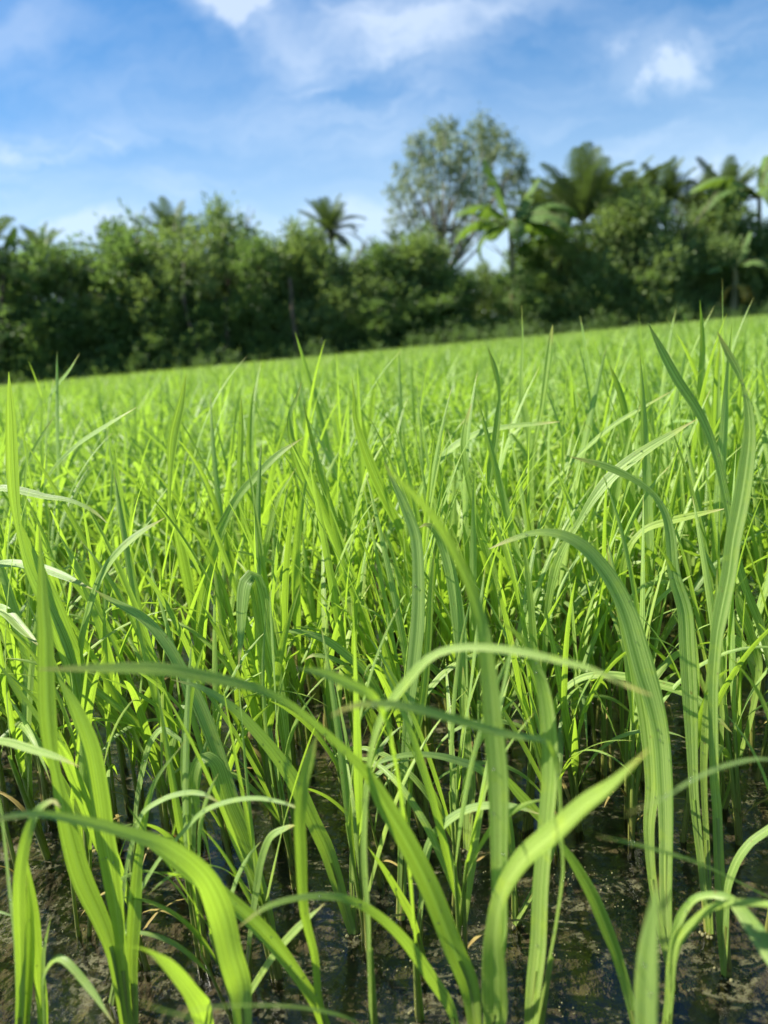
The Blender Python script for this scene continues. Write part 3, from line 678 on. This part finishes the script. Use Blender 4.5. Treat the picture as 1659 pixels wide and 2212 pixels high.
for (fx, fy, nn) in [(170, 1945, 26), (165, 2022, 30), (360, 2025, 22), (345, 2040, 18), (605, 1928, 20), (478, 2085, 16), (595, 2115, 14), (990, 1925, 40), (1060, 1890, 30), (1010, 1980, 30), (1240, 1880, 35), (1290, 1900, 25),
                     (1240, 2165, 22), (1220, 2060, 26), (1130, 1980, 30), (500, 1835, 12), (90, 2060, 12), (700, 2060, 14), (1600, 1930, 12), (1330, 1960, 24), (1180, 2110, 22), (400, 1560, 14), (330, 1500, 16), (640, 1600, 12), (1270, 1500, 16), (820, 2110, 16), (1570, 2090, 14), (1010, 2010, 12), (735, 1785, 10), (255, 2200, 12)]:
    c0 = at(fx, fy, depth_on_water(fx, fy))
    for _ in range(nn // 2):
        o_ = np.array((rng.normal(0, .009), rng.normal(0, .005), 0)); rr = rng.uniform(.00025, .0006)
        foam.append((np.array((c0[0], c0[1], rr * .3)) + o_, rr))
for B in hero_bases:
    for _ in range(7):
        an = rng.uniform(0, 6.28); rr = rng.uniform(.0004, .0012); foam.append((np.array((B[0] + math.cos(an) * .005, B[1] + math.sin(an) * .005, rr * .2)), rr))
V, F = beads(foam)
tag(link('floating_bubbles', mesh_np('floating_bubbles', V, F), M_FOAM), 'small pale bubbles floating in clusters on the dark paddy water', 'bubbles', kind='stuff')

# ------------------------------------------------------------------ trees
def leaf_quads(C, D, L, Wd, r, tone):
    """rhombic leaves: centres C, directions D, lengths, widths"""
    N = len(C); D = D / (np.linalg.norm(D, axis=1)[:, None] + 1e-9)
    ref = r.normal(size=(N, 3)); S = np.cross(D, ref); S /= np.linalg.norm(S, axis=1)[:, None] + 1e-9
    Nn = np.cross(D, S)
    V = np.stack([C, C + D * L[:, None] * .45 + S * Wd[:, None] * .5 + Nn * Wd[:, None] * .1, C + D * L[:, None], C + D * L[:, None] * .45 - S * Wd[:, None] * .5 + Nn * Wd[:, None] * .1], 1)
    F = np.arange(N * 4).reshape(-1, 4)
    U = np.tile(np.array([(.5, 0), (1, .45), (.5, 1), (0, .45)]), (N, 1))
    return V.reshape(-1, 3), F, U, np.repeat(tone, 4)
def crown_mesh(name, clumps, per, leaf, r, droop=0.0, dens=None, narrow=.52):
    """clumps: list of (centre, radii); twigs of leaves fill each clump, denser toward its skin"""
    Cs, Ds, Ls, Ws, Ts = [], [], [], [], []
    for (c, rad) in clumps:
        n = int(per * (rad[0] * rad[1] * rad[2]) ** (2 / 3) / 1.0) + 20
        nt_ = max(4, n // 9)
        d = r.normal(size=(nt_, 3)); d /= np.linalg.norm(d, axis=1)[:, None]
        q_ = r.uniform(.35, 1.0, nt_) ** .5 * r.uniform(.9, 1.18, nt_)
        tw = np.array(c) + d * q_[:, None] * np.array(rad)
        tt = r.random(nt_)
        idx = r.integers(0, nt_, n)
        t_ = r.uniform(0, 1, n)[:, None]
        dir_ = d[idx] + np.array((0, 0, .35 - droop)) + r.normal(0, .35, (n, 3))
        Cs.append(tw[idx] + dir_ * t_ * leaf * 1.7 + r.normal(0, leaf * .35, (n, 3)))
        Ds.append(dir_ + r.normal(0, .5, (n, 3)) + np.array((0, 0, -droop * 1.5)))
        Ls.append(leaf * r.uniform(.7, 1.3, n)); Ws.append(leaf * narrow * r.uniform(.8, 1.2, n)); Ts.append(np.clip(tt[idx] * .7 + r.random(n) * .3, 0, 1))
    V, F, U, T = leaf_quads(np.concatenate(Cs), np.concatenate(Ds), np.concatenate(Ls), np.concatenate(Ws), r, np.concatenate(Ts))
    return mesh_np(name, V, F, U, T, smooth=False)
def trunk_mesh(name, H, r, rad, limbs=4, lean=.06, forks=True):
    parts = []
    ph = r.uniform(0, 6.28); nseg = 9
    P = np.array([(math.cos(ph) * lean * H * t + .05 * H * .3 * math.sin(3 * t + ph), math.sin(ph) * lean * H * t, -.15 + (H + .15) * t) for t in np.linspace(0, 1, nseg)])
    parts.append(tube(P, np.linspace(rad, rad * .35, nseg) * np.where(np.arange(nseg) == 0, 1.35, 1), 9))
    for i in range(limbs):
        k_ = int(r.integers(3, nseg - 1)); a_ = r.uniform(0, 6.28); L = H * r.uniform(.3, .5)
        Q = [P[k_] + np.array((math.cos(a_), math.sin(a_), 0)) * L * t * .7 + np.array((0, 0, 1)) * L * (t * .6 + t * t * .25) for t in np.linspace(0, 1, 6)]
        parts.append(tube(np.array(Q), np.linspace(rad * .45, rad * .1, 6), 7))
        b_ = a_ + r.uniform(-1, 1); Q0 = Q[3]
        Q2 = [Q0 + np.array((math.cos(b_), math.sin(b_), .9)) * L * .45 * t for t in np.linspace(0, 1, 4)]
        parts.append(tube(np.array(Q2), np.linspace(rad * .22, rad * .06, 4), 6))
    V, F, U = join(parts); return mesh_np(name, V, F, U)
# bushy tree kinds: unit height 1 (scaled), crown reaching nearly to the ground
def bush_kind(k):
    r = np.random.default_rng(40 + k); H = 5.0; cl = []
    for i in range(20 + 2 * k):
        a_ = r.uniform(0, 6.28); rr = r.uniform(.2, 1.75); z_ = r.uniform(.8, 4.3); sc_ = 1.0 - .3 * abs(z_ - 2.2) / 2.2
        q_ = r.choice([r.uniform(.28, .45), r.uniform(.5, .85)])
        cl.append(((math.cos(a_) * rr * sc_, math.sin(a_) * rr * sc_, z_), (q_ * r.uniform(.8, 1.3), q_ * r.uniform(.8, 1.3), q_ * r.uniform(.6, 1.1))))
    for i in range(6):
        a_ = i * 1.05 + r.uniform(-.3, .3); cl.append(((math.cos(a_) * 1.0, math.sin(a_) * 1.0, r.uniform(.25, .7)), (.8, .8, .6)))
    for i in range(11):                       # shoots sticking up out of the top
        a_ = r.uniform(0, 6.28); rr = r.uniform(.1, 1.3)
        cl.append(((math.cos(a_) * rr, math.sin(a_) * rr, r.uniform(3.9, 4.9) - rr * .45), (r.uniform(.1, .3), r.uniform(.1, .3), r.uniform(.3, .6))))
    return crown_mesh('crown', cl, 1500, .15 + .02 * (k % 3), r), trunk_mesh('trunk', 4.2, r, .11, 5, .05)
BK = [bush_kind(k) for k in range(6)]
for i, (a_, b_) in enumerate(BK):
    a_.materials.append(M_BUSH if i % 2 == 0 else M_BUSH2); b_.materials.append(M_BARK)
TG = 'trees and bushes lining the far edge of the paddy'
def bushy(kind, x, ytop, dist, wide, label, name='bushy_tree'):
    p = far_point(x, ytop, dist); H = p[2]
    dist += 1.3; p = far_point(x, ytop, dist); H = p[2]
    root = empty(name, (p[0], dist, .2)); s = H / 5.0; root.scale = (s * wide, s * wide, s); root.rotation_euler.z = random.uniform(0, 6.28)
    tag(root, label, 'tree' if name == 'bushy_tree' else 'bush', TG)
    cm, tm = BK[kind]; link('crown', cm, None, root); link('trunk', tm, None, root); return root
bushes = [
 (0, 60, 530, 30.5, 1.15, 'leafy tree at the far left below two half-hidden palms'),
 (1, -60, 560, 31.0, 1.2, 'leafy tree cut off by the left edge of the picture'),
 (1, 185, 575, 31, 1.1, 'lower leafy tree in the dip beside the leftmost tall bush'),
 (2, 275, 495, 31, .95, 'light green tree with loose shoots left of the hidden palm'),
 (3, 375, 492, 30.5, .95, 'leafy tree in front of the half-hidden dark palm'),
 (1, 470, 463, 31.5, .85, 'tallest light green tree on the left with open shoots at its top'),
 (0, 560, 520, 30.5, 1.0, 'dark leafy tree between the tall left tree and the lone palm'),
 (5, 640, 508, 31, .9, 'leafy tree just left of the lone palm'),
 (3, 735, 545, 30.5, 1.0, 'dense bush standing under the lone palm'),
 (4, 820, 540, 31, 1.0, 'dense dark bush right of the lone palm'),
 (5, 905, 520, 31.5, .95, 'olive tree below the left side of the tall airy tree'),
 (2, 985, 590, 30.5, 1.0, 'low dark bush beneath the tall airy tree'),
 (1, 1045, 585, 33.0, .85, 'bush behind the central banana plant'),
 (0, 1170, 510, 31.5, .95, 'dark bush right of the central banana plant'),
 (3, 1240, 490, 31, 1.0, 'leafy tree below the largest palm crown'),
 (5, 1330, 450, 30.5, .85, 'light green leafy tree right of the largest palm'),
 (1, 1400, 425, 30, .85, 'rounded light green tree among the right-hand palms'),
 (3, 1480, 455, 30.5, .9, 'dense leafy tree below the narrow right-hand palm'),
 (5, 1560, 440, 31, .85, 'leafy tree left of the right-edge banana plant'),
 (0, 1650, 480, 31, 1.0, 'dark tree behind the right-edge banana plant'),
 (2, 1740, 470, 31, 1.0, 'leafy tree cut off by the right edge of the picture'),
]
for b in bushes: bushy(*b)
# lower, shaded bushes in front of and between them
for i, (x, yt, dd, wd, lab) in enumerate([
 (20, 700, 30, 1.9, 'low dark bush at the foot of the leftmost tree'), (140, 690, 30.2, 1.9, 'low bush at the field edge below the dip in the trees'),
 (250, 670, 30.5, 1.8, 'low shaded bush left of the leaning trunk'), (360, 660, 30.3, 1.7, 'low shaded bush right behind the leaning trunk'),
 (470, 660, 30.6, 1.8, 'low bush at the foot of the tallest light green tree on the left'), (560, 650, 30.2, 1.7, 'low bush left of the short brown trunk'),
 (690, 650, 30.4, 1.7, 'low bush at the field edge below the lone palm'), (800, 655, 30.2, 1.8, 'low dark bush below the dense dark bush at centre'),
 (900, 640, 30.5, 1.8, 'low dark bush left of the bright gap in the trees'), (1105, 590, 30.2, 1.3, 'low bush at the foot of the central banana plant'),
 (1180, 600, 31.2, 1.4, 'low bush left of the small sky gap at right'), (1340, 590, 30.2, 1.7, 'low bush right of the small sky gap'),
 (1440, 570, 30.2, 1.7, 'low dark bush beneath the rounded light green tree'), (1530, 590, 30.4, 1.4, 'low bush left of the yellowed banana leaves'),
 (1655, 590, 30.6, 1.6, 'low bush at the right edge of the picture')]):
    bushy([0, 4, 2, 0, 4, 2][i % 6], x, yt, dd, wd, lab, 'leafy_bush')
# a deeper row behind closes the view between trunks
BG = 'trees standing in the second row behind the hedge'
for i, x in enumerate([0, 110, 330, 430, 520, 610, 700, 790, 880, 1130, 1200, 1300, 1370, 1460, 1540, 1640]):
    yt = {0: 560, 110: 575, 880: 570, 790: 580, 700: 575}.get(x, 545 - max(0, x - 1100) * .10)
    o = bushy(i % 6, x, yt, 35 + (i % 3), 1.35, 'shaded tree in the second row mostly hidden behind the front trees'); o['group'] = BG

# weeds and low growth along the bank
ru = np.random.default_rng(77); ucl = []
for i in range(230):
    h_ = ru.uniform(.08, .42) * (1.6 if ru.random() < .12 else 1)
    ucl.append(((ru.uniform(-24, 24), FIELD_END + ru.uniform(.1, 1.2), .08 + h_ * .5), (ru.uniform(.15, .6), ru.uniform(.15, .3), h_)))
tag(link('undergrowth', crown_mesh('undergrowth', ucl, 1500, .12, ru, 0, narrow=.3), M_BUSH), 'low uneven weeds along the bank between paddy and trees', 'undergrowth', kind='stuff')

# trunks that show at the hedge's foot
def pole(name, label, pts, rad, m_, dist):
    P = np.array([far_point(x, y, dist) for x, y in pts]); B = P[0].copy(); B[2] = .15
    P[0][2] = .1; root = tag(link(name, mesh_np(name, *tube(P - B, np.linspace(rad, rad * .6, len(P)), 9)), m_, None, B), label, 'tree trunk', TG); return root
pole('tree_trunk', 'leaning bare trunk at the foot of the left-hand trees', [(437, 782), (425, 740), (410, 700), (398, 660), (395, 610), (400, 560)], .085, M_BARK, 30.4)
pole('tree_trunk', 'short brown upright trunk at the field edge left of centre', [(640, 762), (638, 720), (632, 680), (630, 640), (626, 600)], .10, M_BARK, 30.4)
pole('tree_trunk', 'slim trunk standing right of the leaning one', [(494, 775), (492, 735), (488, 690), (486, 640)], .06, M_BARK, 30.5)
pole('tree_trunk', 'dark trunk at the foot of the leftmost trees', [(8, 815), (3, 760), (2, 700), (5, 640), (8, 590)], .09, M_BARK, 30.4)

# ---- palms
def frond_mesh(k):
    r = np.random.default_rng(70 + k); L = 2.6; n = 16
    s = np.linspace(0, 1, n); bend = [.75, 1.25, .45][k % 3]; th = .05 + bend * s ** 1.6
    x = np.concatenate([[0], np.cumsum(np.sin(th[1:]))]) * L / (n - 1); z = np.concatenate([[0], np.cumsum(np.cos(th[1:]))]) * L / (n - 1)
    P = np.stack([x, 0 * x, z], -1)
    V, F, U = tube(P, np.linspace(.035, .006, n), 5)
    rib = (V, F, U)
    nl = 46; u = np.linspace(.12, .995, nl); Pi = np.stack([np.interp(u, s, P[:, j]) for j in range(3)], -1)
    Ti = np.stack([np.interp(u, s, np.sin(th)), 0 * u, np.interp(u, s, np.cos(th))], -1)
    Vs, Fs, Us, Ts, k0 = [], [], [], [], 0
    for sd in (-1, 1):
        ll = .60 * np.sin(np.pi * np.clip(u * .86 + .12, 0, 1)) ** .6 + .05
        for i in range(nl):
            out_ = np.array((0, sd, 0)) * .85 + Ti[i] * .75 + np.array((0, 0, -.12)); out_ /= np.linalg.norm(out_)
            l_ = ll[i] * r.uniform(.85, 1.1); m1 = Pi[i] + out_ * l_ * .5; tip = Pi[i] + out_ * l_ + np.array((0, 0, -.22 * l_ * r.uniform(.5, 1.6)))
            wv = Ti[i] * .020
            Vs.append(np.array([Pi[i] - wv, Pi[i] + wv, m1 + wv, tip + wv * .2, tip - wv * .2, m1 - wv]))
            Fs.append(np.array([(0, 1, 2, 5), (5, 2, 3, 4)]) + k0); k0 += 6
            Us.append(np.array([(0, 0), (1, 0), (1, .5), (.6, 1), (.4, 1), (0, .5)])); Ts.append(np.full(6, r.uniform(.2, .8)))
    lf = mesh_np('leaflets', np.concatenate(Vs), np.concatenate(Fs), np.concatenate(Us), np.concatenate(Ts), smooth=False)
    return mesh_np('frond', *rib), lf
FR = [frond_mesh(k) for k in range(3)]
for a_, b_ in FR: a_.materials.append(M_RACH); b_.materials.append(M_PALM)
PG = 'palms rising behind the hedge'
def palm(x, y, dist, size, label, nf=17, seed=1, up=.0):
    r = np.random.default_rng(seed); p = far_point(x, y, dist); H = p[2]; root = empty('palm_tree', (p[0], dist, .15)); tag(root, label, 'palm', PG)
    P = np.array([(-.5 * math.sin(t * 1.6) * .6 + .3 * .96, .2 * t, -.15 + H * t) for t in np.linspace(0, 1, 12)]); P[:, 0] -= P[-1, 0]
    link('trunk', mesh_np('trunk', *tube(P, np.linspace(.17, .11, 12), 9)), M_BARK, root)
    top = P[-1]
    for i in range(nf):
        a_ = i * 2.399 + r.uniform(-.2, .2); tilt = .05 + 1.85 * (i / nf) * (1 - up) + r.uniform(-.08, .08)
        kx = int(r.integers(3)); f_ = link('frond', FR[kx][0], None, root); f_.location = top; s = size * r.uniform(.85, 1.1); f_.scale = (s, s, s)
        f_.rotation_euler = (0, tilt, a_)
        link('leaflets', FR[kx][1], None, f_)
palm(714, 500, 34, .64, 'lone dark palm standing clear of the trees left of centre', 32, 3)
palm(1262, 480, 33, 1.22, 'largest palm with tall upright fronds right of the banana plant', 20, 5, .5)
palm(1340, 485, 36, 1.2, 'palm with a frond leaning right just right of the largest palm', 17, 8, .4)
palm(1440, 450, 35, .85, 'narrow dark palm in the middle of the right-hand palms', 16, 9, .55)
palm(1570, 450, 34, .9, 'palm with yellowish fronds near the right edge', 17, 12, .45)
palm(372, 520, 34, .72, 'dark palm half hidden behind the left-hand trees', 20, 15, .35)
palm(85, 560, 36, .75, 'palm behind the leftmost trees', 13, 18, .3)
palm(1505, 470, 36.5, .9, 'palm crown between the narrow palm and the yellowish right-hand palm', 18, 41, .35)
palm(1385, 480, 35.5, 1.0, 'low palm crown merging into the trees right of the largest palm', 18, 43, .3)
palm(1195, 490, 35, 1.0, 'palm with spreading fronds left of the largest palm', 18, 45, .25)
palm(-40, 560, 31.5, .95, 'palm at the left edge with its frond reaching into the picture', 15, 21, .1)
palm(853, 525, 44, .42, 'small distant palm under the left side of the tall airy tree', 13, 24, .2)
palm(245, 560, 40, .75, 'pale distant palm in the dip of the left-hand trees', 12, 27, .3)
palm(1150, 480, 36, .85, 'palm between the banana plant and the largest palm', 11, 31, .1)

# ---- banana plants
def banana_leaf(k, L=1.9, Wd=.8, bend=1.1):
    r = np.random.default_rng(90 + k); n = 26; s = np.linspace(0, 1, n); th = .1 + bend * s ** 1.5
    x = np.concatenate([[0], np.cumsum(np.sin(th[1:]))]) * L / (n - 1); z = np.concatenate([[0], np.cumsum(np.cos(th[1:]))]) * L / (n - 1)
    P = np.stack([x, 0 * x, z], -1); T = np.stack([np.sin(th), 0 * th, np.cos(th)], -1); Nn = np.stack([-np.cos(th), 0 * th, np.sin(th)], -1)
    rib = tube(P, np.linspace(.035, .008, n), 6)
    Vs, Fs, Us, Ts, k0 = [], [], [], [], 0
    for sd in (-1, 1):
        dr = r.uniform(.1, .5)
        for i in range(3, n - 1):
            if r.random() < .22: dr = r.uniform(.05, .8)
            w0 = Wd * .5 * math.sin(math.pi * min(1, (i - 2) / (n - 2)) ** .75) ** .6 + .02; w1 = Wd * .5 * math.sin(math.pi * min(1, (i - 1) / (n - 2)) ** .75) ** .6 + .02 if i < n - 2 else .02
            dl = np.array((0, sd, 0)) * math.cos(dr) + T[i] * .25 - Nn[i] * math.sin(dr)
            gap = .96 if r.random() < .5 else 1.0
            a0, a1 = P[i], P[i] + (P[i + 1] - P[i]) * gap
            Vs.append(np.array([a0, a1, a1 + dl * w1 * .5 + Nn[i] * .03, a1 + dl * w1, a0 + dl * w0, a0 + dl * w0 * .5 + Nn[i] * .03]))
            Fs.append(np.array([(0, 1, 2, 5), (5, 2, 3, 4)]) + k0); k0 += 6
            u0 = i / n; Us.append(np.array([(.5, u0), (.5, u0 + .04), (.75, u0 + .04), (1, u0 + .04), (1, u0), (.75, u0)])); Ts.append(np.full(6, r.uniform(.3, .8)))
    return mesh_np('leaf', np.concatenate(Vs), np.concatenate(Fs), np.concatenate(Us), np.concatenate(Ts), smooth=False), mesh_np('midrib', *rib)
BN = [banana_leaf(0), banana_leaf(1, 1.9, .75, 1.7), banana_leaf(2, 1.7, .75, .35), banana_leaf(3, 1.8, .7, 2.3)]
def banana(x, y, dist, size, leaves, label, dead=()):
    p = far_point(x, y, dist); H = p[2]; root = empty('banana_plant', (p[0], dist, .15)); tag(root, label, 'banana plant', 'banana plants in the hedge')
    P = np.array([(.12 * math.sin(t * 2), 0, -.1 + H * t) for t in np.linspace(0, 1, 8)]); P[:, 0] -= P[-1, 0]
    link('stem', mesh_np('stem', *tube(P, np.linspace(.17, .08, 8), 10)), M_PSTEM, root)
    for (kind, az, tilt, sc) in leaves:
        o = link('leaf', BN[kind][0].copy(), M_BANANA, root); o.location = P[-1]; o.scale = (size * sc,) * 3; o.rotation_euler = (0, R(tilt), R(az))
        link('midrib', BN[kind][1], M_RACH, o)
    for (kind, az, tilt, sc) in dead:
        me_ = BN[kind][0].copy(); me_.materials.clear(); me_.materials.append(M_YELLOW)
        o = link('leaf', me_, None, root); o.location = P[-3]; o.scale = (size * sc,) * 3; o.rotation_euler = (0, R(tilt), R(az)); o['label'] = 'yellowed drooping banana leaf'
        link('midrib', BN[kind][1], M_RACH, o)
banana(1102, 490, 31.4, 1.4, [(2, 170, 4, 1.15), (2, 20, 25, .95), (1, 200, 35, 1.05), (1, 165, 55, 1.0), (1, -5, 42, 1.15), (1, -30, 60, 1.15), (0, 15, 75, 1.1), (3, 180, 75, .9), (3, -90, 60, .8), (1, 100, 50, 1)],
       'tall banana plant with one upright leaf standing before the airy tree', )
banana(1640, 430, 32.6, 1.5, [(2, 15, 8, 1.2), (1, 175, 35, 1.15), (1, 190, 55, 1.1), (0, 165, 80, 1.0), (1, 0, 50, 1.2), (3, 180, 60, 1), (3, -100, 50, .9)],
       'banana plant at the right edge with broad arching leaves')
banana(1588, 585, 30.6, .9, [(2, 10, 10, 1.0), (1, 180, 40, 1.0), (1, 0, 45, 1.0), (0, 200, 60, .9), (1, -60, 50, .9)],
       'small banana plant with yellowed hanging leaves at right', dead=[(3, 178, 95, .8), (3, 5, 85, .85), (3, -70, 90, .7)])
banana(-5, 590, 31.3, 1.15, [(2, 20, 15, 1.0), (1, 0, 45, 1.1), (1, -20, 70, 1.1), (0, 30, 85, 1.0), (1, 180, 50, 1), (3, -80, 50, .8)],
       'banana plant at the left edge with leaves hanging into the picture')
banana(1210, 520, 33.0, 1.2, [(2, 60, 12, 1.0), (1, 180, 40, 1.1), (1, 10, 40, 1.1), (0, 190, 70, 1.0), (0, -20, 70, 1), (1, 90, 50, .9)], 'half-hidden banana plant left of the largest palm')

# ---- tall airy tree
def tall_tree():
    r = np.random.default_rng(55); dist = 42.0
    B = far_point(965, 735, dist); root = empty('tall_tree', (B[0], dist, .1)); tag(root, 'tall airy tree with open drooping olive crown above the hedge', 'tree', TG)
    O = np.array((B[0], dist, .1)); cl = []; 
    spots = [(935, 290, 40), (960, 275, 30), (975, 330, 42), (1040, 270, 34), (1055, 300, 42), (1085, 300, 36), (1110, 350, 34), (1125, 375, 24), (905, 345, 30), (890, 320, 22), (870, 365, 26), (885, 400, 26), (930, 370, 40), (1000, 370, 42),
             (1045, 355, 40), (1090, 395, 32), (960, 420, 36), (1010, 430, 34), (1050, 415, 34), (905, 440, 26), (862, 415, 20), (850, 465, 18), (880, 470, 20), (940, 470, 26), (985, 480, 28), (1030, 470, 26), (1075, 450, 24), (920, 505, 22), (1005, 300, 26), (1120, 420, 22), (1000, 510, 20), (900, 290, 14), (1130, 330, 14), (846, 408, 12)]
    limbs = []
    P = np.array([(0, 0, -.2), (-.1, .1, 2), (.1, .2, 4.5), (.2, 0, 6.2)]); H0 = P[-1]
    limbs.append(tube(catmull(P, 12), np.linspace(.26, .15, 12), 9))
    for (x, y, sz) in spots:
        dy = r.uniform(-2.2, 2.2); c = far_point(x, y, dist + dy) - O; rad = sz / FOC * dist * .46
        cl.append((c, (rad, rad, rad * 1.45))); cl.append((c + np.array((r.uniform(-.3, .3), r.uniform(-.8, .8), -rad * .9)), (rad * .45, rad * .45, rad * .8)))
        st_ = P[1] + (P[3] - P[1]) * r.uniform(.2, 1.0)
        q_ = catmull(np.array([st_, st_ * .5 + c * .5 + np.array((0, 0, -.3)), c + (0, 0, rad * .3)]), 8); limbs.append(tube(q_, np.linspace(.085, .018, 8), 6))
    V, F, U = join(limbs); link('trunk', mesh_np('trunk', V, F, U), M_PALE, root)
    link('crown', crown_mesh('crown', cl, 1900, .20, r, .9, narrow=.36), M_TALL, root)
tall_tree()
